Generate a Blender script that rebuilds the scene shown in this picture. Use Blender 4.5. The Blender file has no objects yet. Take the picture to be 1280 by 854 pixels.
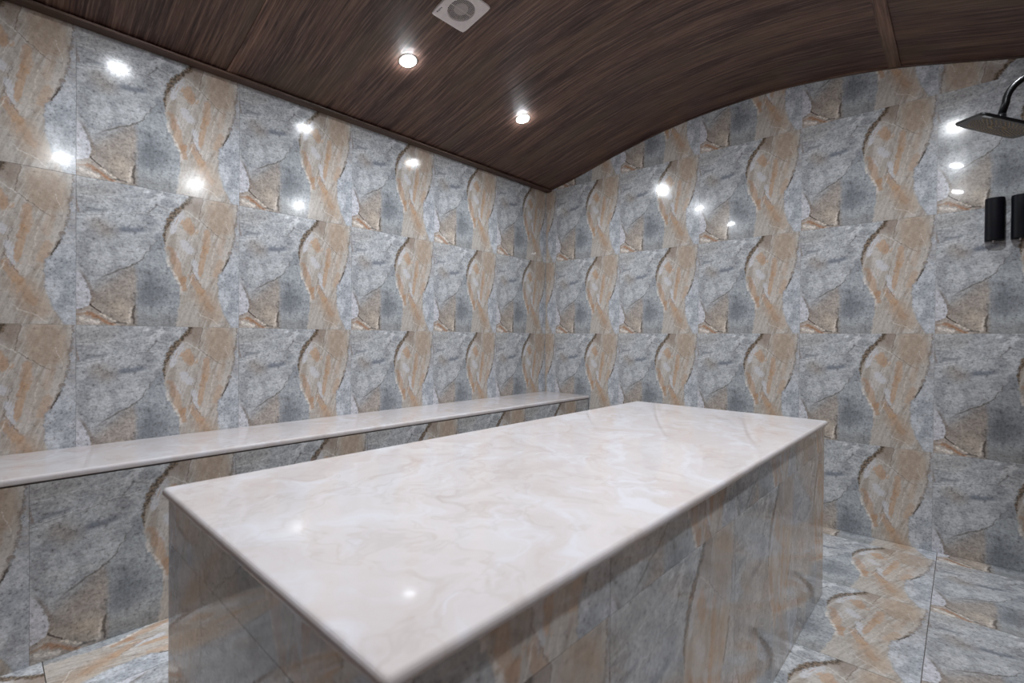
import bpy, bmesh, math, random
from mathutils import Vector, Matrix

C = bpy.context.scene.collection
S = bpy.context.scene
random.seed(7)

# ------------------------------------------------------------------ camera
F_PX, YAW, PITCH, ROLL = 610.49, 0.7462, -0.0079, 0.0081
CAM = Vector((2.6154, -3.248, 1.0609))
fw = Vector((-math.sin(YAW)*math.cos(PITCH), math.cos(YAW)*math.cos(PITCH), math.sin(PITCH)))
rt0 = Vector((math.cos(YAW), math.sin(YAW), 0)); up0 = rt0.cross(fw)
rt = rt0*math.cos(ROLL) + up0*math.sin(ROLL); up = up0*math.cos(ROLL) - rt0*math.sin(ROLL)
cd = bpy.data.cameras.new('camera'); cam = bpy.data.objects.new('camera', cd); C.objects.link(cam)
cd.sensor_width = 36.0; cd.lens = F_PX/1280*36.0; cd.clip_start = 0.05
m = Matrix((rt, up, -fw)).transposed().to_4x4(); m.translation = CAM; cam.matrix_world = m
cd.dof.use_dof = True; cd.dof.focus_distance = 3.2; cd.dof.aperture_fstop = 4.0
S.camera = cam

# ------------------------------------------------------------------ world, exposure, lamps' strength
w = bpy.data.worlds.new('world'); S.world = w; w.use_nodes = True
w.node_tree.nodes['Background'].inputs[0].default_value = (0, 0, 0, 1)
w.node_tree.nodes['Background'].inputs[1].default_value = 0.0
S.view_settings.view_transform = 'Standard'; S.view_settings.look = 'None'
S.view_settings.gamma = 1.0; S.view_settings.use_curve_mapping = False
S.view_settings.exposure = 0.0
LAMP_STRENGTH = 1340.0
LAMP_COLOR = (0.92, 0.96, 1.0, 1)

# ------------------------------------------------------------------ shader helpers
PRINT_GAIN = 1.45
def lin(r, g, b):
    f = lambda c: (c/255/12.92) if c/255 <= 0.04045 else ((c/255+0.055)/1.055)**2.4
    return (f(r), f(g), f(b), 1.0)

_lin = lin

class G:
    """small builder for procedural node materials"""
    def __init__(s, name):
        s.m = bpy.data.materials.new(name); s.m.use_nodes = True
        s.t = s.m.node_tree; s.n = s.t.nodes; s.b = s.n['Principled BSDF']
    def set(s, sock, v):
        if hasattr(v, 'is_output'): s.t.links.new(v, sock)
        else: sock.default_value = v
    def M(s, op, a, b=0.0, c=0.0, clamp=False):
        n = s.n.new('ShaderNodeMath'); n.operation = op; n.use_clamp = clamp
        s.set(n.inputs[0], a); s.set(n.inputs[1], b); s.set(n.inputs[2], c); return n.outputs[0]
    def VM(s, op, a, b=None, out=0):
        n = s.n.new('ShaderNodeVectorMath'); n.operation = op; s.set(n.inputs[0], a)
        if b is not None: s.set(n.inputs[1], b)
        return n.outputs[out]
    def step(s, x, a, b):      # smoothstep a..b -> 0..1
        n = s.n.new('ShaderNodeMapRange'); n.interpolation_type = 'SMOOTHSTEP'
        s.set(n.inputs['Value'], x)
        if a < b: n.inputs[1].default_value, n.inputs[2].default_value, n.inputs[3].default_value, n.inputs[4].default_value = a, b, 0, 1
        else: n.inputs[1].default_value, n.inputs[2].default_value, n.inputs[3].default_value, n.inputs[4].default_value = b, a, 1, 0
        return n.outputs[0]
    def mix(s, f, a, b, mode='MIX'):
        n = s.n.new('ShaderNodeMix'); n.data_type = 'RGBA'; n.blend_type = mode
        s.set(n.inputs[0], f); s.set(n.inputs[6], a); s.set(n.inputs[7], b); return n.outputs[2]
    def fmix(s, f, a, b):
        n = s.n.new('ShaderNodeMix'); n.data_type = 'FLOAT'
        s.set(n.inputs[0], f); s.set(n.inputs[2], a); s.set(n.inputs[3], b); return n.outputs[0]
    def curve(s, x, pts):
        n = s.n.new('ShaderNodeFloatCurve'); cv = n.mapping.curves[0]
        cv.points[0].location = pts[0]; cv.points[1].location = pts[-1]
        for p in pts[1:-1]: cv.points.new(*p)
        n.mapping.use_clip = False; n.mapping.update(); s.set(n.inputs[1], x); n.inputs[0].default_value = 1
        return n.outputs[0]
    def noise(s, v, scale, detail=3, rough=.55, dist=0.0, dim='2D', out=0):
        n = s.n.new('ShaderNodeTexNoise'); n.noise_dimensions = dim; s.set(n.inputs['Vector'], v)
        n.inputs['Scale'].default_value = scale; n.inputs['Detail'].default_value = detail
        n.inputs['Roughness'].default_value = rough; n.inputs['Distortion'].default_value = dist
        return n.outputs[out]
    def xform(s, v, loc=(0,0,0), rot=0.0, scale=(1,1,1)):
        if rot:          # turn first, then stretch
            r_ = s.n.new('ShaderNodeMapping'); s.set(r_.inputs['Vector'], v); r_.inputs['Rotation'].default_value = (0, 0, rot); v = r_.outputs[0]; rot = 0.0
        n = s.n.new('ShaderNodeMapping'); s.set(n.inputs['Vector'], v)
        n.inputs['Location'].default_value = loc; n.inputs['Rotation'].default_value = (0,0,rot); n.inputs['Scale'].default_value = scale
        return n.outputs[0]
    def sep(s, v):
        n = s.n.new('ShaderNodeSeparateXYZ'); s.set(n.inputs[0], v); return n.outputs
    def bump(s, h, strength, distance=.01, normal=None):
        n = s.n.new('ShaderNodeBump'); n.inputs['Strength'].default_value = strength; n.inputs['Distance'].default_value = distance
        s.set(n.inputs['Height'], h)
        if normal is not None: s.set(n.inputs['Normal'], normal)
        return n.outputs[0]
    def cap(s, p, a, b, r0, r1):   # soft capsule mask round segment a-b
        ba = Vector((b[0]-a[0], b[1]-a[1], 0)); L = max(ba.length_squared, 1e-6)
        pa = s.VM('SUBTRACT', p, (a[0], a[1], 0))
        h = s.M('DIVIDE', s.VM('DOT_PRODUCT', pa, tuple(ba), 1), L, clamp=True)
        sc = s.n.new('ShaderNodeVectorMath'); sc.operation = 'SCALE'; sc.inputs[0].default_value = ba; s.set(sc.inputs['Scale'], h)
        d = s.VM('LENGTH', s.VM('SUBTRACT', pa, sc.outputs[0]), None, 1)
        return s.step(d, r1, r0)
    def out(s, color, rough=.5, metal=0.0, ior=1.5):
        s.set(s.b.inputs['Base Color'], color); s.set(s.b.inputs['Roughness'], rough)
        s.b.inputs['Metallic'].default_value = metal; s.b.inputs['IOR'].default_value = ior
        return s.m

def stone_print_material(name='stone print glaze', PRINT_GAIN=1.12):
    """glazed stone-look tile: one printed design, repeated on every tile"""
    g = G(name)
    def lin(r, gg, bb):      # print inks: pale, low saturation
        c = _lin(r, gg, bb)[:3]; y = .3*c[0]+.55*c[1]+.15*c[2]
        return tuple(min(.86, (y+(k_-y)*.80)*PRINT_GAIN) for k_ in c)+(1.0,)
    uvn = g.n.new('ShaderNodeUVMap'); uvn.uv_map = 'UVMap'; uv = uvn.outputs[0]
    wob = g.VM('SUBTRACT', g.noise(uv, 14, 6, .72, out=1), (.5, .5, .5))
    sc = g.n.new('ShaderNodeVectorMath'); sc.operation = 'SCALE'; g.set(sc.inputs[0], wob); sc.inputs['Scale'].default_value = .048
    q3 = g.VM('ADD', uv, sc.outputs[0])
    q = g.VM('MULTIPLY', q3, (1, 1, 0))
    u, v, _ = g.sep(q)
    # noises
    cloud = g.noise(uv, 3.2, 6, .6, .4)
    cloud2 = g.noise(g.xform(uv, (3.1, 1.7, 0)), 7.5, 6, .65)
    speck = g.noise(uv, 62, 3, .75)
    speck2 = g.noise(g.xform(uv, (5, 2, 0)), 27, 5, .7)
    hst = g.noise(g.xform(uv, (2, 4, 0), -0.18, (5, 19, 1)), 1.0, 5, .65, .5)
    str1 = g.noise(g.xform(uv, (0, 0, 0), .26, (13, 2.6, 1)), 1.0, 5, .65, .8)
    str2 = g.noise(g.xform(uv, (7, 3, 0), .34, (46, 3.4, 1)), 1.0, 3, .6, .2)
    # ---- grey-blue slate field
    grey = g.mix(g.step(cloud2, .33, .68), lin(146, 149, 154), lin(179, 182, 186))
    grey = g.mix(g.M('MULTIPLY', g.step(hst, .52, .75), g.step(v, .45, .8)), grey, lin(196, 199, 203))
    grey = g.mix(g.M('MULTIPLY', g.step(hst, .45, .28), g.M('MULTIPLY', g.step(v, .5, .75), .55)), grey, lin(104, 110, 120))
    grey = g.mix(g.M('MULTIPLY', g.cap(q, (.12, .69), (.15, .66), .01, .10), .45), grey, lin(148, 131, 114))
    grey = g.mix(g.M('MULTIPLY', g.cap(q, (.14, .95), (.05, .93), .03, .14), .30), grey, lin(160, 152, 142))
    grey = g.mix(g.M('MULTIPLY', g.cap(q, (.24, .68), (.36, .69), .0, .035), .75), grey, lin(86, 94, 110))
    # ---- area below the crack: warm shell field and dark slate
    ck = g.curve(u, [(0, .262), (.068, .285), (.128, .323), (.211, .385), (.297, .428), (.363, .498), (.42, .589), (.47, .66), (1, .70)])
    dck = g.M('SUBTRACT', v, ck)
    below = g.step(dck, .012, -.012)
    warm = g.mix(g.step(cloud2, .35, .65), lin(132, 122, 114), lin(164, 153, 144))
    warm = g.mix(g.M('MULTIPLY', g.cap(q, (.23, .13), (.26, .09), .02, .10), .85), warm, lin(177, 163, 148))
    dark = g.mix(g.step(cloud2, .3, .7), lin(134, 139, 145), lin(164, 169, 174))
    dark = g.mix(g.M('MULTIPLY', g.cap(q, (.40, .22), (.42, .30), .0, .16), .6), dark, lin(92, 97, 105))
    dark = g.mix(g.M('MULTIPLY', g.step(v, .17, .02), .55), dark, lin(132, 131, 128))
    low = g.mix(g.step(g.M('ADD', u, g.M('MULTIPLY', g.M('SUBTRACT', v, .2), -.0)), .300, .345), warm, dark)
    # upper part of the dark field fades from the crack to slate
    low = g.mix(g.M('MULTIPLY', g.step(v, .34, .46), g.step(u, .22, .42)), low, dark)
    soft = g.step(dck, .04, -.13)
    field = g.mix(g.fmix(g.step(u, .16, .34), soft, below), grey, low)
    # crack line
    ckm = g.M('MULTIPLY', g.step(g.M('ABSOLUTE', dck), .009, .001), g.M('MULTIPLY', g.step(u, .06, .2), g.step(u, .47, .40)))
    field = g.mix(g.M('MULTIPLY', ckm, .75), field, lin(96, 90, 82))
    # pale triangle at the left edge
    tb = g.curve(v, [(0, -.03), (.085, -.02), (.12, .03), (.155, .070), (.271, .056), (.37, .004), (.42, -.03), (1, -.03)])
    dtb = g.M('SUBTRACT', u, tb)
    field = g.mix(g.step(dtb, .006, -.006), field, lin(186, 186, 194))
    tl = g.M('MULTIPLY', g.step(g.M('ABSOLUTE', g.M('SUBTRACT', dtb, .010)), .018, .002), g.M('MULTIPLY', g.step(v, .40, .33), g.step(v, .12, .16)))
    field = g.mix(g.M('MULTIPLY', tl, .55), field, lin(126, 110, 98))
    # shell at the bottom: streaks, cracks, bright lips
    bl = g.step(g.M('SUBTRACT', v, g.curve(u, [(0, .085), (.07, .115), (.14, .075), (.2, .025), (.3, -.01), (1, -.02)])), .008, -.008)
    field = g.mix(bl, field, g.mix(g.step(cloud2, .4, .6), lin(176, 166, 158), lin(156, 142, 130)))
    field = g.mix(g.M('MULTIPLY', g.cap(q, (.055, .085), (.19, .010), .003, .016), .85), field, lin(166, 118, 80))
    field = g.mix(g.M('MULTIPLY', g.cap(q, (-.02, .065), (.055, .085), .002, .011), .6), field, lin(160, 128, 102))
    field = g.mix(g.M('MULTIPLY', g.cap(q, (.02, .048), (.11, .022), .004, .016), .85), field, lin(214, 204, 194))
    field = g.mix(g.M('MULTIPLY', g.cap(q, (.125, .075), (.205, .028), .001, .007), .8), field, lin(216, 204, 190))
    field = g.mix(g.M('MULTIPLY', g.cap(q, (.073, .145), (.130, .085), .002, .009), .9), field, lin(62, 50, 44))
    field = g.mix(g.M('MULTIPLY', g.cap(q, (.28, .03), (.298, .125), .003, .014), .8), field, lin(208, 196, 184))
    field = g.mix(g.M('MULTIPLY', g.cap(q, (.308, .02), (.312, .14), .002, .012), .85), field, lin(82, 72, 66))
    field = g.mix(g.M('MULTIPLY', g.cap(q, (.20, .02), (.27, .02), .002, .010), .7), field, lin(96, 90, 84))
    # pale hairlines over the top left
    h1 = g.M('SUBTRACT', v, g.curve(u, [(0, .735), (.05, .752), (.286, .801), (.45, .822), (1, .83)]))
    m1 = g.M('MULTIPLY', g.step(g.M('ABSOLUTE', h1), .004, .0005), g.step(u, .52, .44))
    field = g.mix(g.M('MULTIPLY', m1, .55), field, lin(205, 207, 210))
    field = g.mix(g.M('MULTIPLY', g.M('MULTIPLY', g.step(g.M('ABSOLUTE', g.M('ADD', h1, .005)), .003, .0005), g.step(u, .52, .44)), .5), field, lin(98, 96, 96))
    h2 = g.M('SUBTRACT', v, g.curve(u, [(0, .86), (.18, .89), (.4, .915), (1, .93)]))
    field = g.mix(g.M('MULTIPLY', g.M('MULTIPLY', g.step(g.M('ABSOLUTE', h2), .005, .001), g.step(u, .5, .4)), .4), field, lin(202, 204, 208))
    field = g.mix(g.M('MULTIPLY', g.cap(q, (.395, .82), (.44, .89), .001, .010), .6), field, lin(98, 92, 88))
    field = g.mix(g.M('MULTIPLY', g.cap(q, (.44, .89), (.52, .87), .001, .009), .45), field, lin(98, 92, 88))
    field = g.mix(g.M('MULTIPLY', g.cap(q, (.40, .88), (.47, .97), .004, .03), .5), field, lin(204, 206, 210))
    # ---- warm column
    L = g.curve(v, [(0, .565), (.039, .57), (.243, .588), (.301, .581), (.385, .551), (.467, .514), (.6, .493), (.691, .492), (.751, .508), (.828, .538), (.888, .586), (.974, .648), (1, .665)])
    R = g.curve(v, [(0, .945), (.171, .867), (.322, .846), (.415, .853), (.479, .887), (.625, .943), (.72, .96), (.832, .972), (1, .985)])
    dl = g.M('SUBTRACT', u, L); dr = g.M('SUBTRACT', R, u)
    incol = g.M('MULTIPLY', g.step(dl, -.006, .006), g.step(dr, -.008, .008))
    col = g.mix(g.step(str1, .34, .64), lin(160, 149, 138), lin(182, 175, 168))
    col = g.mix(g.M('MULTIPLY', g.step(str2, .50, .72), .55), col, lin(200, 195, 191))
    tan = g.mix(g.step(cloud2, .3, .7), lin(158, 135, 113), lin(180, 158, 136))
    org = g.mix(g.step(str1, .3, .7), lin(166, 124, 88), lin(184, 148, 112))
    col = g.mix(g.M('MULTIPLY', g.cap(q, (.85, .93), (.86, .82), .06, .12), .8), col, tan)
    col = g.mix(g.M('MULTIPLY', g.cap(q, (.80, .60), (.83, .40), .02, .10), .35), col, tan)
    col = g.mix(g.M('MULTIPLY', g.cap(q, (.74, .24), (.82, .10), .03, .10), .75), col, tan)
    lil = lin(190, 190, 195)
    stk = g.M('ADD', g.M('MULTIPLY', g.M('SUBTRACT', str2, .5), 1.3), g.M('MULTIPLY', g.M('SUBTRACT', str1, .5), .9))
    for a, b, r0, r1, f in [((.545, .82), (.545, .72), .015, .04, .9), ((.62, .63), (.66, .58), .02, .05, .85), ((.68, .50), (.70, .38), .012, .032, .9),
                            ((.60, .86), (.575, .80), .01, .035, .7), ((.585, .50), (.56, .56), .006, .02, .5)]:
        mk = g.step(g.M('ADD', g.cap(q, a, b, max(r0-.012, 0), r1+.012), stk), .42, .85)
        col = g.mix(g.M('MULTIPLY', mk, f), col, lil)
    for a, b, r0, r1, f in [((.64, .79), (.665, .74), .02, .065, .95), ((.775, .74), (.752, .60), .008, .042, .85), ((.752, .62), (.722, .40), .008, .030, .95),
                            ((.53, .58), (.60, .36), .012, .045, .8), ((.605, .36), (.615, .29), .014, .042, .95), ((.665, .38), (.72, .28), .012, .045, .85),
                            ((.73, .27), (.79, .14), .01, .05, .6), ((.86, .52), (.83, .42), .006, .035, .6), ((.88, .70), (.86, .60), .006, .04, .4)]:
        mk = g.step(g.M('ADD', g.cap(q, a, b, max(r0-.012, 0), r1+.012), stk), .42, .85)
        col = g.mix(g.M('MULTIPLY', mk, f*.78), col, org)
    # streak tone over the whole column, pale foot
    col = g.mix(g.M('MULTIPLY', g.step(v, .26, .05), g.M('MULTIPLY', g.step(u, .74, .60), .8)), col, lin(176, 168, 160))
    col = g.mix(g.M('MULTIPLY', g.step(str2, .46, .28), .25), col, lin(128, 110, 96))
    # brown sliver right of the vein top, with its edge
    sl = g.M('MULTIPLY', g.step(g.M('SUBTRACT', u, g.M('ADD', .722, g.M('MULTIPLY', g.M('SUBTRACT', v, .85), .12))), .004, -.004), g.step(v, .84, .93))
    col = g.mix(g.M('MULTIPLY', sl, .7), col, lin(138, 119, 105))
    # diagonal hairlines
    for a, b, c_ in [((.625, .885), (.725, .819), lin(208, 202, 196)), ((.725, .819), (.87, .705), lin(96, 86, 78)), ((.735, .99), (.715, .83), lin(110, 92, 80)),
                     ((.70, .60), (.655, .42), lin(110, 100, 94)), ((.655, .44), (.74, .30), lin(116, 92, 76)), ((.60, .55), (.70, .75), lin(206, 200, 194)),
                     ((.82, .62), (.76, .30), lin(206, 198, 190)), ((.70, .12), (.86, .02), lin(204, 196, 190)), ((.90, .86), (.94, .70), lin(206, 198, 192)),
                     ((.64, .30), (.70, .46), lin(206, 198, 190))]:
        col = g.mix(g.M('MULTIPLY', g.M('MULTIPLY', g.cap(q, a, b, .0, .005), g.step(speck2, .36, .52)), .75), col, c_)
    strip = g.mix(g.step(cloud2, .35, .65), lin(150, 155, 163), lin(180, 184, 191))
    strip = g.mix(g.M('MULTIPLY', g.step(v, .45, .75), g.M('MULTIPLY', g.step(speck2, .40, .55), .5)), strip, lin(150, 136, 124))
    field = g.mix(g.step(dr, .02, -.02), field, strip)
    base = g.mix(incol, field, col)
    # right-hand grey strip gets pale blotch
    base = g.mix(g.M('MULTIPLY', g.cap(q, (.875, .26), (.90, .16), .004, .03), .7), base, lin(186, 190, 196))
    # white rim of the column's lower left side
    rim = g.M('MULTIPLY', g.step(g.M('ABSOLUTE', g.M('SUBTRACT', dl, .008)), .016, .003), g.M('MULTIPLY', g.step(v, .56, .47), g.step(v, .22, .30)))
    base = g.mix(g.M('MULTIPLY', g.M('MULTIPLY', rim, g.step(speck2, .38, .55)), .7), base, lin(212, 208, 204))
    # main vein
    wv = g.M('MULTIPLY', g.step(v, .57, .80), .032)
    vm = g.M('MULTIPLY', g.M('SUBTRACT', 1.0, g.M('DIVIDE', g.M('ABSOLUTE', g.M('ADD', dl, -.002)), g.M('ADD', wv, .006)), clamp=True), g.step(v, .56, .66))
    vm = g.step(g.M('ADD', vm, g.M('MULTIPLY', g.M('SUBTRACT', speck2, .5), 1.6)), .2, .8)
    base = g.mix(g.M('MULTIPLY', vm, .92), base, g.mix(g.step(speck, .4, .6), lin(66, 56, 42), lin(124, 102, 80)))
    # right broken vein
    rv = g.M('SUBTRACT', 1.0, g.M('DIVIDE', g.M('ABSOLUTE', dr), .022), clamp=True)
    rv = g.step(g.M('ADD', rv, g.M('MULTIPLY', g.M('SUBTRACT', speck2, .52), 2.8)), .4, .95)
    base = g.mix(g.M('MULTIPLY', rv, g.M('MULTIPLY', g.step(v, .40, .47), .65)), base, lin(112, 94, 80))
    crk = g.M('MULTIPLY', g.step(g.M('ABSOLUTE', g.M('ADD', dr, .004)), .007, .001), g.M('MULTIPLY', g.step(v, .43, .46), g.step(v, .60, .52)))
    base = g.mix(g.M('MULTIPLY', crk, .9), base, lin(66, 54, 44))
    base = g.mix(g.M('MULTIPLY', g.cap(q, (.0, .84), (.008, .76), .001, .012), .6), base, lin(128, 104, 90))
    # stone grain everywhere
    gr = g.M('ADD', g.M('MULTIPLY', g.M('SUBTRACT', speck, .5), 1.15), g.M('MULTIPLY', g.M('SUBTRACT', speck2, .5), 1.0))
    amt = g.fmix(incol, 1.0, .45)
    gain = g.M('ADD', 1.0, g.M('MULTIPLY', gr, amt))
    base = g.VM('MULTIPLY', base, g.n.new('ShaderNodeCombineXYZ').outputs[0])
    cx = g.n[-1]
    for n_ in g.n:
        if n_.bl_idname == 'ShaderNodeCombineXYZ':
            for i in range(3): g.set(n_.inputs[i], gain)
    pits = g.M('MULTIPLY', g.step(g.M('ADD', g.M('MULTIPLY', speck, .6), g.M('MULTIPLY', speck2, .4)), .41, .34), g.fmix(incol, .6, .25))
    base = g.mix(pits, base, lin(92, 90, 92))
    # glaze: faint orange-peel waviness in room coordinates
    geo = g.n.new('ShaderNodeNewGeometry')
    wave = g.noise(geo.outputs['Position'], 7.0, 1, .5, 0, '3D')
    fine = g.M('ADD', g.M('MULTIPLY', speck2, .10), wave)
    g.set(g.b.inputs['Normal'], g.bump(fine, .10, .006))
    g.b.inputs['Coat Weight'].default_value = .7; g.b.inputs['Coat Roughness'].default_value = .03
    g.b.inputs['Specular IOR Level'].default_value = .28
    return g.out(base, .15, 0, 1.5)

def marble_material():
    g = G('beige marble')
    tc = g.n.new('ShaderNodeNewGeometry'); p = tc.outputs['Position']
    wv = g.VM('SUBTRACT', g.noise(p, 1.7, 4, .6, 0, '3D', out=1), (.5, .5, .5))
    sc = g.n.new('ShaderNodeVectorMath'); sc.operation = 'SCALE'; g.set(sc.inputs[0], wv); sc.inputs['Scale'].default_value = .7
    q = g.VM('ADD', p, sc.outputs[0])
    a = g.noise(g.xform(q, (0, 0, 0), .5, (1.6, 3.4, 2)), 1.4, 6, .62, .6, '3D')
    b = g.noise(g.xform(q, (4, 1, 0), .9, (2.2, 4.4, 2)), 2.2, 6, .62, .8, '3D')
    c = g.mix(g.step(a, .30, .68), lin(194, 185, 183), lin(203, 198, 199))
    c = g.mix(g.M('MULTIPLY', g.step(b, .48, .70), .7), c, lin(208, 208, 215))
    c = g.mix(g.M('MULTIPLY', g.step(b, .44, .28), .5), c, lin(184, 173, 168))
    vein = g.step(g.M('ABSOLUTE', g.M('SUBTRACT', g.noise(q, 2.4, 5, .6, 0, '3D'), .5)), .02, .0)
    c = g.mix(g.M('MULTIPLY', vein, .16), c, lin(160, 142, 130))
    return g.out(c, .04, 0, 1.5)

def wood_material(name, axis, tint=1.0):
    """dark wood-look laminate, grain along the UV u axis"""
    g = G(name)
    uvn = g.n.new('ShaderNodeUVMap'); uvn.uv_map = 'UVMap'; uv = uvn.outputs[0]
    a = g.noise(g.xform(uv, (0, 0, 0), 0, (.9, 11, 1)), 1.0, 6, .66, .2)
    b = g.noise(g.xform(uv, (3, 7, 0), 0.012, (2.6, 85, 1)), 1.0, 5, .72, .15)
    c = g.noise(g.xform(uv, (9, 2, 0), 0, (.9, 3.2, 1)), 1.0, 3, .55)
    d = g.noise(g.xform(uv, (1, 5, 0), 0, (9, 240, 1)), 1.0, 2, .6)
    k = lambda r, gg, bb: lin(r*tint, gg*tint, bb*tint)
    col = g.mix(g.step(a, .32, .68), k(68, 45, 38), k(114, 84, 70))
    col = g.mix(g.M('MULTIPLY', g.step(b, .48, .70), .75), col, k(154, 122, 106))
    col = g.mix(g.M('MULTIPLY', g.step(b, .47, .33), .85), col, k(42, 26, 22))
    col = g.mix(g.M('MULTIPLY', g.step(c, .50, .72), .5), col, k(108, 90, 72))
    col = g.mix(g.M('MULTIPLY', g.step(d, .56, .80), .35), col, k(158, 138, 130))
    g.set(g.b.inputs['Normal'], g.bump(b, .25, .002))
    return g.out(col, g.fmix(b, .42, .62), 0, 1.45)

def plain(name, rgb, rough=.5, metal=0.0, nz=.12, scale=30):
    g = G(name); tc = g.n.new('ShaderNodeTexCoord')
    n_ = g.noise(tc.outputs['Object'], scale, 3, .5, 0, '3D')
    c0 = lin(*rgb); c1 = tuple(min(1, x*(1+nz*2)) for x in c0[:3]) + (1,); c2 = tuple(x*(1-nz) for x in c0[:3]) + (1,)
    return g.out(g.mix(n_, c2, c1), rough, metal)

def glow(name, color, strength):
    m_ = bpy.data.materials.new(name); m_.use_nodes = True; nt = m_.node_tree
    for n_ in list(nt.nodes): nt.nodes.remove(n_)
    e = nt.nodes.new('ShaderNodeEmission'); o = nt.nodes.new('ShaderNodeOutputMaterial')
    e.inputs[0].default_value = color; e.inputs[1].default_value = strength
    ge = nt.nodes.new('ShaderNodeNewGeometry'); dp = nt.nodes.new('ShaderNodeVectorMath'); dp.operation = 'DOT_PRODUCT'   # lens of the lamp: more light straight down
    pw = nt.nodes.new('ShaderNodeMath'); pw.operation = 'POWER'; pw.inputs[1].default_value = .8; ml = nt.nodes.new('ShaderNodeMath'); ml.operation = 'MULTIPLY'; ml.inputs[1].default_value = strength
    ab = nt.nodes.new('ShaderNodeMath'); ab.operation = 'ABSOLUTE'
    nt.links.new(ge.outputs['Normal'], dp.inputs[0]); nt.links.new(ge.outputs['Incoming'], dp.inputs[1]); nt.links.new(dp.outputs['Value'], ab.inputs[0])
    nt.links.new(ab.outputs[0], pw.inputs[0]); nt.links.new(pw.outputs[0], ml.inputs[0]); nt.links.new(ml.outputs[0], e.inputs[1])
    nt.links.new(e.outputs[0], o.inputs[0]); return m_

def soft_black(name, rgb, rough, spec):
    m_ = plain(name, rgb, rough); m_.node_tree.nodes['Principled BSDF'].inputs['Specular IOR Level'].default_value = spec; return m_

MAT = {
 'stone': stone_print_material(), 'litstone': stone_print_material('lit copy of stone print glaze', 1.32), 'marble': marble_material(),  # floor copy of the stone print, colour brightened to stand in for light
 'wood': wood_material('dark wood laminate', 0, .87), 'strip': wood_material('wood cover strip', 0, 1.0), 'trimwood': wood_material('brown wood moulding', 0, .78),
 'grout': plain('grey grout', (158, 155, 153), .85), 'darkgrout': plain('dark grout', (92, 84, 80), .9),
 'white': plain('white plastic', (214, 206, 204), .35), 'shadowgap': plain('dark panel backing', (24, 18, 16), .9),
 'black': soft_black('matt black plastic', (10, 11, 18), .42, .16), 'gloss': soft_black('black lacquered metal', (8, 8, 11), .28, .35),
 'nozzle': plain('bronze nozzle rubber', (158, 142, 118), .5), 'palepatch': plain('pale rim patch', (176, 186, 190), .3),
 'steel': plain('brushed steel', (170, 170, 172), .3, 1.0), 'hub': plain('fan hub plastic', (176, 168, 166), .45),
 'lamp': glow('led diffuser', LAMP_COLOR, LAMP_STRENGTH), 'print': plain('grey printed mark', (104, 100, 104), .5),
}

# ------------------------------------------------------------------ mesh helpers
def obj(name, me, mat=None, parent=None, mw=None, kind=None, smooth=False):
    if isinstance(me, bmesh.types.BMesh):
        b = me; me = bpy.data.meshes.new(name); b.normal_update(); b.to_mesh(me); b.free()
        if mat: me.materials.append(MAT[mat])
        if smooth:
            for p in me.polygons: p.use_smooth = True
    o = bpy.data.objects.new(name, me); C.objects.link(o)
    if parent: o.parent = parent
    if mw is not None: o.matrix_local = mw
    if kind: o['kind'] = kind
    return o
def thing(name, label, cat, loc, group=None):
    o = bpy.data.objects.new(name, None); C.objects.link(o); o.location = loc; o.empty_display_size = .1
    o['label'] = label; o['category'] = cat
    if group: o['group'] = group
    return o
def box_bm(x0, x1, y0, y1, z0, z1, bev=0.0, seg=2):
    b = bmesh.new(); r = bmesh.ops.create_cube(b, size=1)
    for v in r['verts']:
        v.co = Vector(((x0+x1)/2+v.co.x*(x1-x0), (y0+y1)/2+v.co.y*(y1-y0), (z0+z1)/2+v.co.z*(z1-z0)))
    if bev: bmesh.ops.bevel(b, geom=list(b.edges), offset=bev, segments=seg, affect='EDGES', profile=.5)
    return b
def tube_bm(pts, r, n=14, caps=True, b=None):
    b = b or bmesh.new(); rings = []
    for i, p in enumerate(pts):
        p = Vector(p); a = Vector(pts[max(i-1, 0)]); c = Vector(pts[min(i+1, len(pts)-1)]); t = (c-a).normalized()
        s = t.cross(Vector((0.13, 1, .05))).normalized(); q = t.cross(s); rr = r[i] if isinstance(r, (list, tuple)) else r
        rings.append([b.verts.new(p+s*math.cos(2*math.pi*k/n)*rr+q*math.sin(2*math.pi*k/n)*rr) for k in range(n)])
    for A, B in zip(rings, rings[1:]):
        for k in range(n): b.faces.new((A[k], A[(k+1) % n], B[(k+1) % n], B[k]))
    if caps: b.faces.new(rings[0][::-1]); b.faces.new(rings[-1])
    bmesh.ops.recalc_face_normals(b, faces=b.faces); return b

TS = 0.6; GAP = 0.00035; TH = 0.003; CH = 0.0004
mesh_cache = {}
def tile_mesh(u0, u1, v0, v1, gap):
    """tile piece cut to u0..u1, v0..v1 of the printed 60 cm tile; lies in XY from its own lower left corner, face at z=0"""
    key = (round(u0, 4), round(u1, 4), round(v0, 4), round(v1, 4), gap)
    if key in mesh_cache: return mesh_cache[key]
    w_, h_ = (u1-u0)*TS, (v1-v0)*TS
    b = bmesh.new(); uvl = b.loops.layers.uv.new('UVMap')
    def ring(ins, z): return [b.verts.new((x, y, z)) for x, y in ((ins, ins), (w_-ins, ins), (w_-ins, h_-ins), (ins, h_-ins))]
    A = ring(gap+CH, 0); B = ring(gap, -CH); D = ring(gap, -TH)
    b.faces.new(A)
    for P, Q in ((B, A), (D, B)):
        for k in range(4): b.faces.new((P[k], P[(k+1) % 4], Q[(k+1) % 4], Q[k]))
    for f in b.faces:
        for l in f.loops: l[uvl].uv = (u0+l.vert.co.x/TS, v0+l.vert.co.y/TS)
    me = bpy.data.meshes.new('tile'); b.to_mesh(me); b.free(); me.materials.append(MAT['stone'])
    mesh_cache[key] = me; return me
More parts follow.
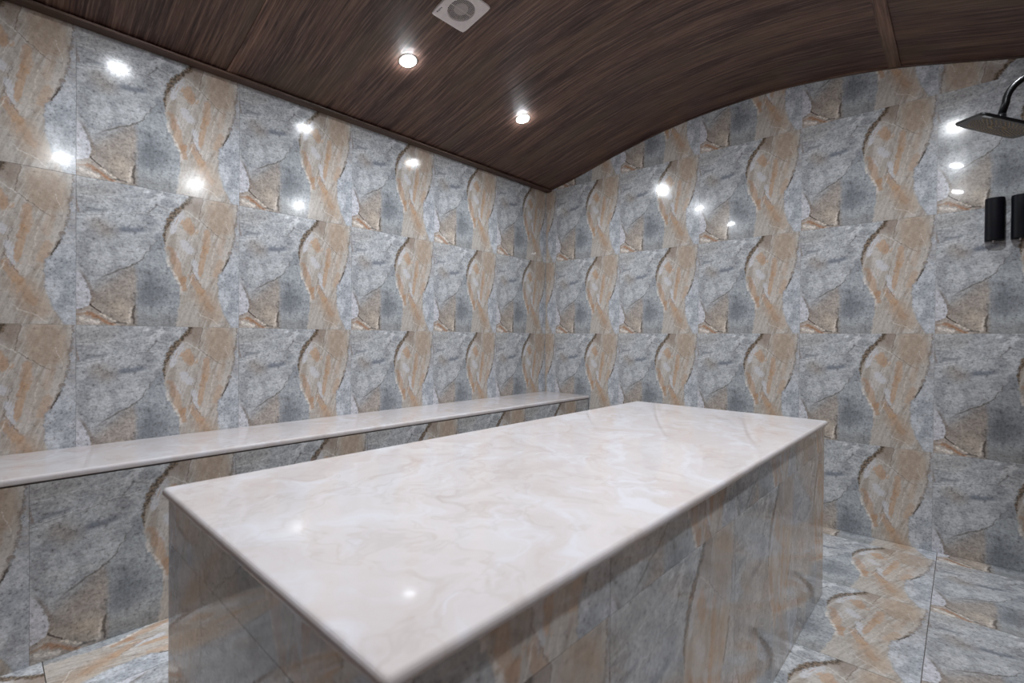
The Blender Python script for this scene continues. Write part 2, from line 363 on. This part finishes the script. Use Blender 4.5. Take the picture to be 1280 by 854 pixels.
def tile_mesh_curved(u0, u1, v0, tops, gap):
    """tile piece whose top follows the vault (tops: heights above v0, in metres, at equal steps)"""
    b = bmesh.new(); uvl = b.loops.layers.uv.new('UVMap'); n = len(tops)-1; w_ = (u1-u0)*TS
    xs = [gap+(w_-2*gap)*i/n for i in range(n+1)]
    lo = [b.verts.new((x, gap, 0)) for x in xs]; hi = [b.verts.new((x, max(t, gap+.002), 0)) for x, t in zip(xs, tops)]
    lo2 = [b.verts.new((x, gap, -TH)) for x in xs]
    for i in range(n): b.faces.new((lo[i], lo[i+1], hi[i+1], hi[i])); b.faces.new((lo2[i], lo2[i+1], lo[i+1], lo[i]))
    for f in b.faces:
        for l in f.loops: l[uvl].uv = (u0+l.vert.co.x/TS, v0+l.vert.co.y/TS)
    me = bpy.data.meshes.new('tile'); b.to_mesh(me); b.free(); me.materials.append(MAT['stone']); return me

re_cache = {}
def recolour(me, mat):
    if (me.name, mat) not in re_cache:
        c = me.copy(); c.materials[0] = MAT[mat]; re_cache[(me.name, mat)] = c
    return re_cache[(me.name, mat)]
def place(origin, ud, vd, wob=0.0):
    n_ = Vector(ud).cross(Vector(vd)); M_ = Matrix((Vector(ud), Vector(vd), n_)).transposed().to_4x4()
    M_.translation = Vector(origin)
    return M_
def tile_wall(parent, origin, ud, vd, s_len, t_len, s_off, t_off, gap=GAP, wob=.0011, top=None, skip=None, turn=None, mat=None):
    """cover s_len x t_len with tiles; joints at s_off + k*TS and t_off + k*TS"""
    def cuts(L, off):
        k = math.ceil((0-off)/TS-1e-6); c = [0.0]
        while off+k*TS < L-1e-4:
            if off+k*TS > 1e-4: c.append(off+k*TS)
            k += 1
        return c+[L]
    inv = parent.matrix_world.inverted()
    for s0, s1 in zip(cuts(s_len, s_off), cuts(s_len, s_off)[1:]):
        for t0, t1 in zip(cuts(t_len, t_off), cuts(t_len, t_off)[1:]):
            if skip and skip(s0, s1, t0, t1): continue
            if s1-s0 < .004 or t1-t0 < .004: continue
            u0 = ((s0-s_off)/TS+1e-6) % 1.0; v0 = ((t0-t_off)/TS+1e-6) % 1.0
            u1 = u0+(s1-s0)/TS; v1 = v0+(t1-t0)/TS
            if top:
                n = 10; tp = [top(s0+(s1-s0)*i/n) for i in range(n+1)]
                if min(tp) < t1+.001:
                    if max(tp) <= t0+.004: continue
                    me = tile_mesh_curved(u0, u1, v0, [min(t1, h)-t0-(gap if h > t1 else 0) for h in tp], gap)
                else: me = tile_mesh(u0, u1, v0, v1, gap)
            else: me = tile_mesh(u0, u1, v0, v1, gap)
            if turn and turn(s0, t0):      # laid upside down: the print is turned by half a turn
                me = me.copy()
                for l in me.uv_layers[0].data: l.uv = (1-l.uv[0], 1-l.uv[1])
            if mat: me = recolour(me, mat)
            M_ = place(Vector(origin)+Vector(ud)*s0+Vector(vd)*t0, ud, vd)
            if wob:
                ctr = Matrix.Translation(Vector(((s1-s0)/2, (t1-t0)/2, 0)))
                rx = (random.random()-.5)*2*wob; ry = (random.random()-.5)*2*wob
                M_ = M_ @ ctr @ Matrix.Rotation(rx, 4, 'X') @ Matrix.Rotation(ry, 4, 'Y') @ ctr.inverted()
            obj('tile', me, None, parent, inv @ M_)

# ------------------------------------------------------------------ room dimensions
XR, YB = 3.30, -3.76              # right-hand and rear walls (the photographed corner is at 0, 0)
PROF = [(0, 2.300), (.333, 2.368), (.60, 2.436), (.82, 2.485), (1.034, 2.525), (1.29, 2.556), (1.6, 2.572), (1.81, 2.567), (2.054, 2.543), (2.339, 2.497), (2.587, 2.433), (2.805, 2.374), (3.05, 2.328), (XR, 2.300)]
def vault(x):
    P = PROF; x = min(max(x, P[0][0]), P[-1][0])
    for i in range(len(P)-1):
        if P[i][0] <= x <= P[i+1][0]:
            x0, y0 = P[i]; x1, y1 = P[i+1]; h = x1-x0
            s = lambda j: 0.0 if j < 0 or j >= len(P) else ((P[min(j+1, len(P)-1)][1]-P[max(j-1, 0)][1])/(P[min(j+1, len(P)-1)][0]-P[max(j-1, 0)][0]))
            t = (x-x0)/h
            return (2*t**3-3*t*t+1)*y0+(t**3-2*t*t+t)*h*s(i)+(-2*t**3+3*t*t)*y1+(t**3-t*t)*h*s(i+1)
ZT = 0.498                         # height of the first horizontal joint on the walls

def slab_wall(name, x0, x1, y0, y1, z0, z1):
    return obj(name, box_bm(x0, x1, y0, y1, z0, z1), 'grout', kind='structure')
wl = slab_wall('wall_left', -.15, -TH, YB-.15, .15, -.1, 2.75)
tile_wall(wl, (0, YB, 0), (0, 1, 0), (0, 0, 1), -YB, 2.298, -YB-.597, ZT)
def arch_wall(name, y0, y1):
    b = bmesh.new(); n = 44; lo = []; hi = []
    for y in (y0, y1):
        lo.append([b.verts.new((-.0+XR*i/n, y, -.1)) for i in range(n+1)])
        hi.append([b.verts.new((-.0+XR*i/n, y, vault(XR*i/n)+.03)) for i in range(n+1)])
    for i in range(n):
        b.faces.new((lo[0][i], lo[0][i+1], hi[0][i+1], hi[0][i])); b.faces.new((lo[1][i+1], lo[1][i], hi[1][i], hi[1][i+1]))
        b.faces.new((hi[0][i], hi[0][i+1], hi[1][i+1], hi[1][i])); b.faces.new((lo[0][i+1], lo[0][i], lo[1][i], lo[1][i+1]))
    b.faces.new((lo[0][0], hi[0][0], hi[1][0], lo[1][0])); b.faces.new((lo[0][n], lo[1][n], hi[1][n], hi[0][n]))
    return obj(name, b, 'grout', kind='structure')
wr = arch_wall('wall_back', TH, .15)
tile_wall(wr, (0, 0, 0), (1, 0, 0), (0, 0, 1), XR, 2.70, .109, ZT, top=lambda s: vault(s)+.004, turn=lambda s, t: s > 2.4 and t > 2.2)
we = slab_wall('wall_right', XR+TH, XR+.15, YB-.15, .15, -.1, 2.75)
for k in range(12):                 # unseen right-hand wall: dark boards added to cut bounce light
    y0 = YB*(k+1)/12
    b = box_bm(XR+.0005, XR+TH, y0+.0015, YB*k/12-.0015, .001, 2.29)
    uvl = b.loops.layers.uv.new('UVMap')
    for f in b.faces:
        for l in f.loops: l[uvl].uv = (l.vert.co.z+k*1.3, l.vert.co.y*1.0)
    obj('added_board', b, 'wood', we)
wf = arch_wall('wall_front', YB-.15, YB-TH)
for k in range(11):                 # unseen upright boards behind the camera, added dark to lower ambient light
    x0 = XR*k/11
    b = box_bm(x0+.0015, XR*(k+1)/11-.0015, YB-TH, YB-.0005, .001, min(vault(x0+.01), vault(XR*(k+1)/11-.01))-.004)
    uvl = b.loops.layers.uv.new('UVMap')
    for f in b.faces:
        for l in f.loops: l[uvl].uv = (l.vert.co.z+k*1.7, l.vert.co.x*1.0)
    obj('added_board', b, 'wood', wf)
fl = obj('floor', box_bm(-.15, XR+.15, YB-.15, .15, -.12, -TH), 'darkgrout', kind='structure')
tile_wall(fl, (0, YB, 0), (1, 0, 0), (0, 1, 0), XR, -YB, .13, -YB-.12, gap=.0011, wob=.0008, mat='litstone')

# vaulted ceiling: backing + laminate sheets (parts) + cover strips (parts)
def vault_strip(x0, x1, y0, y1, dz, th, n, uvx=True, skirt=True):
    b = bmesh.new(); uvl = b.loops.layers.uv.new('UVMap'); lo = []; hi = []
    xs = [x0+(x1-x0)*i/n for i in range(n+1)]
    for y in (y0, y1):
        lo.append([b.verts.new((x, y, vault(x)+dz)) for x in xs]); hi.append([b.verts.new((x, y, vault(x)+dz+th)) for x in xs])
    for i in range(n):
        b.faces.new((lo[1][i], lo[1][i+1], lo[0][i+1], lo[0][i])); b.faces.new((lo[0][i], lo[0][i+1], hi[0][i+1], hi[0][i]))
        b.faces.new((hi[1][i], hi[1][i+1], lo[1][i+1], lo[1][i])); b.faces.new((hi[0][i], hi[0][i+1], hi[1][i+1], hi[1][i]))
    b.faces.new((lo[0][0], hi[0][0], hi[1][0], lo[1][0])); b.faces.new((lo[1][n], hi[1][n], hi[0][n], lo[0][n]))
    off = random.random()*7
    for f in b.faces:
        for l in f.loops:
            c = l.vert.co; l[uvl].uv = (c.x+off, c.y+off*3) if uvx else (c.y+off, c.x+off*3)
    return b
ce = obj('ceiling', vault_strip(0, XR, YB, 0, .008, .05, 44), 'shadowgap', kind='structure')
XB = 2.335
ys = [0, -1.225, -2.445, -3.665, YB]
for y1, y0 in zip(ys, ys[1:]):
    for x0, x1, n in ((0, XB, 40), (XB, XR, 16)):
        o = obj('panel', vault_strip(x0+.001, x1-.001, y0+.0012, y1-.0012, 0, .007, n), 'wood', ce, smooth=False)
# a cover strip over the cross seam and one over the long seam
obj('cover_strip', vault_strip(XB-.026, XB+.026, YB, 0, -.006, .0059, 3, uvx=False), 'strip', ce)
obj('cover_strip', vault_strip(.0, XB-.028, -2.472, -2.424, -.006, .0059, 40), 'strip', ce)
# flat moulding along the left wall and thin edging along the arched wall
b = box_bm(.0002, .058, YB, 0, 2.292, 2.302, .0015, 1)
uvl = b.loops.layers.uv.new('UVMap')
for f in b.faces:
    for l in f.loops: l[uvl].uv = (l.vert.co.y*1.0, l.vert.co.x*2+l.vert.co.z)
obj('trim_1', b, 'trimwood', kind='structure')
obj('trim_2', vault_strip(.058, XR, -.014, -.0002, -.008, .007, 44), 'trimwood', kind='structure')
b = box_bm(XR-.058, XR-.0002, YB, 0, 2.292, 2.302, .0015, 1)
uvl = b.loops.layers.uv.new('UVMap')
for f in b.faces:
    for l in f.loops: l[uvl].uv = (l.vert.co.y*1.0, l.vert.co.x*2+l.vert.co.z)
obj('trim_3', b, 'trimwood', kind='structure')

# ------------------------------------------------------------------ bench along the left wall
BZ, BW = .609, .4525
bench = thing('wall_bench', 'long beige marble topped bench with stone look tiled front, built against the left wall', 'bench', (.22, YB/2, 0))
inv = Matrix.Translation(-bench.location)
bench_mw = Matrix.Translation(bench.location)
bpy.context.view_layer.update()
obj('core', box_bm(.0005, BW-.012-TH, YB+.001, -.001, 0.0005, BZ-.024), 'darkgrout', bench, inv)
def slab(x0, x1, y0, y1, z0, z1, r=.008):
    return box_bm(x0, x1, y0, y1, z0, z1, r, 4)
obj('seat_slab', slab(.0005, BW, YB+.001, -.001, BZ-.022, BZ, .009), 'marble', bench, inv)
tile_wall(bench, (BW-.012, YB, 0), (0, 1, 0), (0, 0, 1), -YB, BZ-.028, -YB-.15, 0)

# ------------------------------------------------------------------ central marble platform
X0, X1, Y0, Y1, TZ = 1.3272, 2.2056, -2.9836, -.8604, .7258
tb = thing('marble_platform', 'large waist high block with pale beige marble top and grey brown stone look tiled sides', 'platform', ((X0+X1)/2, (Y0+Y1)/2, 0))
bpy.context.view_layer.update(); inv = Matrix.Translation(-tb.location)
I = .011
obj('core', box_bm(X0+I+TH, X1-I-TH, Y0+I+TH, Y1-I-TH, .0005, TZ-.022), 'darkgrout', tb, inv)
top = obj('top_slab', slab(X0, X1, Y0, Y1, TZ-.02, TZ, .0085), 'marble', tb, inv)
faces = [((X1-I, Y0+I, 0), (0, 1, 0), Y1-Y0-2*I, (-2.55)-(Y0+I)), ((X0+I, Y0+I, 0), (1, 0, 0), X1-X0-2*I, 1.574-(X0+I)),
         ((X0+I, Y1-I, 0), (0, -1, 0), Y1-Y0-2*I, .3), ((X1-I, Y1-I, 0), (-1, 0, 0), X1-X0-2*I, .25)]
for o_, ud, L_, off in faces:
    tile_wall(tb, o_, ud, (0, 0, 1), L_, .605, off, 0.0049)
    tile_wall(tb, (o_[0], o_[1], .605), ud, (0, 0, 1), L_, TZ-.023-.605, off, -.19)

# ------------------------------------------------------------------ ceiling lamps
def vault_frame(x, y, dz=0.0):
    e = .02; t = Vector((2*e, 0, vault(x+e)-vault(x-e))).normalized(); yv = Vector((0, 1, 0)); n_ = t.cross(yv)
    M_ = Matrix((t, yv, n_)).transposed().to_4x4(); M_.translation = Vector((x, y, vault(x)+dz)); return M_   # local +z points up through the panel
def lathe(prof, n=32):
    b = bmesh.new(); rings = []
    for r, z in prof:
        rings.append([b.verts.new((r*math.cos(2*math.pi*k/n), r*math.sin(2*math.pi*k/n), z)) for k in range(n)] if r > 1e-6 else [b.verts.new((0, 0, z))])
    for A, B in zip(rings, rings[1:]):
        for k in range(n):
            if len(A) == 1 and len(B) == 1: continue
            if len(A) == 1: b.faces.new((A[0], B[k], B[(k+1) % n]))
            elif len(B) == 1: b.faces.new((A[k], B[0], A[(k+1) % n]))
            else: b.faces.new((A[k], B[k], B[(k+1) % n], A[(k+1) % n]))
    bmesh.ops.recalc_face_normals(b, faces=b.faces); return b
ring_me = diff_me = None
lamps = [(.577, -1.819, 'round white ceiling downlight nearer the exhaust fan, upper left of the photo'),
         (.577, -.960, 'round white ceiling downlight nearest the room corner, below the fan in the photo'),
         (.577, -2.78, 'round white ceiling downlight over the bench, outside the top left of the frame'),
         (2.56, -.99, 'round white ceiling downlight beyond the cover strip, above the shower head'),
         (2.56, -1.93, 'round white ceiling downlight over the right aisle, in the middle of its row'),
         (2.56, -2.84, 'round white ceiling downlight over the right aisle, nearest the camera')]
for x, y, lab in lamps:
    t = thing('ceiling_downlight', lab, 'light', (0, 0, 0), 'round ceiling downlights in two rows')
    t.matrix_world = vault_frame(x, y)
    if ring_me is None:
        a = obj('trim_ring', lathe([(.036, -.0005), (.037, -.003), (.042, -.003), (.046, -.0005)]), 'white', t, smooth=True); ring_me = a.data
        c = obj('diffuser', lathe([(.036, -.001), (.036, -.0045), (.0345, -.006), (.02, -.0062), (0, -.0062)]), 'lamp', t); diff_me = c.data
    else:
        obj('trim_ring', ring_me, None, t); obj('diffuser', diff_me, None, t)

# ------------------------------------------------------------------ exhaust fan
fx, fy = .967, -1.815; H = .094
fan = thing('exhaust_fan', 'square off-white ceiling exhaust fan with round slatted grille', 'fan', (0, 0, 0))
fan.matrix_world = vault_frame(fx, fy)
b = bmesh.new(); n = 48; R_ = .061; rc = .012; z = -.012
outer = []
for k in range(n):
    a = 2*math.pi*k/n; c, s = math.cos(a), math.sin(a); kx = H/max(abs(c), abs(s)); x, y = c*kx, s*kx
    cx_, cy_ = H-rc, H-rc
    if abs(x) > cx_ and abs(y) > cy_:
        dx, dy = abs(x)-cx_, abs(y)-cy_; l = math.hypot(dx, dy)
        x = math.copysign(cx_+dx/l*rc, x); y = math.copysign(cy_+dy/l*rc, y)
    outer.append((x, y))
rings = []
rings.append([b.verts.new((x, y, -.0003)) for x, y in outer]); rings.append([b.verts.new((x, y, z+.002)) for x, y in outer])
rings.append([b.verts.new((x*.975, y*.975, z)) for x, y in outer])
rings.append([b.verts.new(((R_+.004)*math.cos(2*math.pi*k/n), (R_+.004)*math.sin(2*math.pi*k/n), z)) for k in range(n)])
rings.append([b.verts.new((R_*math.cos(2*math.pi*k/n), R_*math.sin(2*math.pi*k/n), z+.002)) for k in range(n)])
rings.append([b.verts.new((R_*math.cos(2*math.pi*k/n), R_*math.sin(2*math.pi*k/n), -.001)) for k in range(n)])
for A, B in zip(rings, rings[1:]):
    for k in range(n): b.faces.new((A[k], A[(k+1) % n], B[(k+1) % n], B[k]))
bmesh.ops.recalc_face_normals(b, faces=b.faces)
obj('frame', b, 'white', fan)
obj('duct', lathe([(0, -.0012), (R_, -.0012)]), 'black', fan)
obj('hub', lathe([(0, -.0065), (.030, -.0062), (.032, -.002)], 28), 'hub', fan)
b = bmesh.new(); ns = 19
for i in range(ns):
    y = -R_+2*R_*(i+.5)/ns; hx = math.sqrt(max(R_*R_-y*y, 1e-6))
    q = box_bm(-hx, hx, y-.0009, y+.0009, z+.0008, z+.0026); me_ = bpy.data.meshes.new('t'); q.to_mesh(me_); q.free(); b.from_mesh(me_); bpy.data.meshes.remove(me_)
q = box_bm(-.0018, .0018, -R_, R_, z+.004, z+.005); me_ = bpy.data.meshes.new('t'); q.to_mesh(me_); q.free(); b.from_mesh(me_); bpy.data.meshes.remove(me_)
o = obj('grille', b, 'white', fan, kind='stuff')
# small printed mark in the corner, three uneven strokes
b = bmesh.new()
for a0, a1, yy in ((-.070, -.062, 0), (-.060, -.052, .001), (-.050, -.044, 0), (-.042, -.036, .001)):
    q = box_bm(a0, a1, -.084+yy, -.078+yy, z-.0004, z+.0002); me_ = bpy.data.meshes.new('t'); q.to_mesh(me_); q.free(); b.from_mesh(me_); bpy.data.meshes.remove(me_)
obj('badge', b, 'print', fan)

# ------------------------------------------------------------------ rain shower on the right-hand wall
HC = Vector((2.698, -.722, 1.848))
R0 = Matrix.Rotation(.482, 3, 'Z') @ Matrix.Rotation(.361, 3, 'Y') @ Matrix.Rotation(-2.924, 3, 'X')
RM = Matrix((R0.col[0], -R0.col[1], -R0.col[2])).transposed().to_4x4()      # hinged head, tilted towards the room
sh = thing('rain_shower', 'black square rain shower head on a curved black arm at the right', 'shower', (XR, -.72, 2.0))
bpy.context.view_layer.update(); inv = sh.matrix_world.inverted()
HM = Matrix.Translation(HC) @ RM
def rsq(h, r, n=6):
    P = []
    for qx, qy, a0 in ((1, 1, 0), (-1, 1, 90), (-1, -1, 180), (1, -1, 270)):
        for i in range(n+1):
            a = math.radians(a0+90*i/n); P.append((qx*(h-r)+r*math.cos(a), qy*(h-r)+r*math.sin(a)))
    return P
b = bmesh.new(); rg = []
for h, r, z_ in ((.088, .012, -.001), (.099, .016, -.001), (.1015, .018, .003), (.1005, .018, .009), (.088, .02, .013), (.030, .02, .018)):
    rg.append([b.verts.new((x, y, z_)) for x, y in rsq(h, r)])
b.faces.new(rg[0][::-1]); b.faces.new(rg[-1])
for A, B in zip(rg, rg[1:]):
    for k in range(len(A)): b.faces.new((A[k], A[(k+1) % len(A)], B[(k+1) % len(A)], B[k]))
bmesh.ops.recalc_face_normals(b, faces=b.faces)
plate = obj('shower_plate', b, 'gloss', sh, inv @ HM)
# nozzles: rings of small radial nubs
b = bmesh.new()
def nub(r0, r1, a, wd):
    c, s = math.cos(a), math.sin(a); vs = []
    for r, t in ((r0, -wd), (r1, -wd), (r1, wd), (r0, wd)):
        vs.append((r*c-t*s, r*s+t*c))
    lo = [b.verts.new((x, y, -.001)) for x, y in vs]; hi = [b.verts.new((x, y, -.003)) for x, y in vs]
    b.faces.new(hi)
    for k in range(4): b.faces.new((lo[k], lo[(k+1) % 4], hi[(k+1) % 4], hi[k]))
for k in range(14): nub(.016, .030, 2*math.pi*k/14, .0009)
for j, r in enumerate((.037, .046, .055, .064, .073, .082)):
    cnt = int(2*math.pi*r/.0125)
    for k in range(cnt): nub(r, r+.0036, 2*math.pi*(k+.5*(j % 2))/cnt, .0013)
for sx_ in (-1, 1):
    for sy_ in (-1, 1):
        for r in (.096, .104): 
            for k in (-.12, 0, .12): nub(r-.012, r-.009, math.atan2(sy_, sx_)+k, .0013)
bmesh.ops.recalc_face_normals(b, faces=b.faces)
nz = obj('nozzles', b, 'nozzle', plate); nz['kind'] = 'stuff'
obj('rim_patch', box_bm(-.090, -.064, -.0985, -.082, -.0016, -.0009), 'palepatch', plate)  # small pale patch on the rim near one corner
J = HC + RM.to_3x3() @ Vector((0, 0, .016))
obj('ball_joint', tube_bm([J, J+Vector((.002, -.001, .012)), J+Vector((.003, -.002, .030))], [.017, .016, .0125], 18), 'gloss', sh, inv, smooth=True)
P0 = J+Vector((.002, -.001, .022)); pts = [P0]
top_z = P0.z+.135
for i in range(13):
    a = math.pi/2*i/12; pts.append(Vector((P0.x+.012+.085*(1-math.cos(a)), P0.y, P0.z+.045+.085*math.sin(a))))
pts.append(Vector((XR-.012, P0.y, pts[-1].z+.012)))
obj('arm', tube_bm(pts, .0115, 16), 'gloss', sh, inv, smooth=True)
E_ = pts[-1]
obj('wall_flange', tube_bm([E_, E_+Vector((.004, 0, 0)), E_+Vector((.0117, 0, 0))], [.014, .028, .030], 24), 'gloss', sh, inv, smooth=True)

# ------------------------------------------------------------------ soap dispensers on the back wall
def dispenser(x0, lab):
    t = thing('soap_dispenser', lab, 'dispenser', (x0+.035, 0, 1.535), 'black soap dispensers beside the shower')
    W_, D_, H_ = .069, .050, .200
    b = bmesh.new(); n = 20; secs = []
    def sec(ins, z_):
        P = [b.verts.new((-W_/2+ins, -.0006, z_)), ]
        for i in range(n+1):
            a = math.pi*i/n; x = -math.cos(a); y = math.sin(a)**.55
            P.append(b.verts.new((x*(W_/2-ins), -.012-(D_-.012-ins)*y, z_)))
        P.append(b.verts.new((W_/2-ins, -.0006, z_))); return P
    for ins, z_ in ((.003, 0), (0, .003), (0, H_-.004), (.0012, H_-.001), (.004, H_)): secs.append(sec(ins, z_))
    for A, B in zip(secs, secs[1:]):
        for k in range(len(A)): b.faces.new((A[k], A[(k+1) % len(A)], B[(k+1) % len(A)], B[k]))
    b.faces.new(secs[0][::-1]); b.faces.new(secs[-1]); bmesh.ops.recalc_face_normals(b, faces=b.faces)
    obj('body', b, 'black', t)
    obj('cap_line', box_bm(-W_/2+.001, W_/2-.001, -.0125, -.001, H_-.0005, H_+.003, .001, 1), 'gloss', t)
    obj('spout', tube_bm([(-.003, -.030, .001), (-.003, -.030, -.006), (-.003, -.031, -.010)], [.006, .005, .0035], 12), 'steel', t)
dispenser(2.682, 'left of the two black wall mounted soap dispensers, fully in view')
dispenser(2.770, 'right of the two black wall mounted soap dispensers, cut by the photo edge')
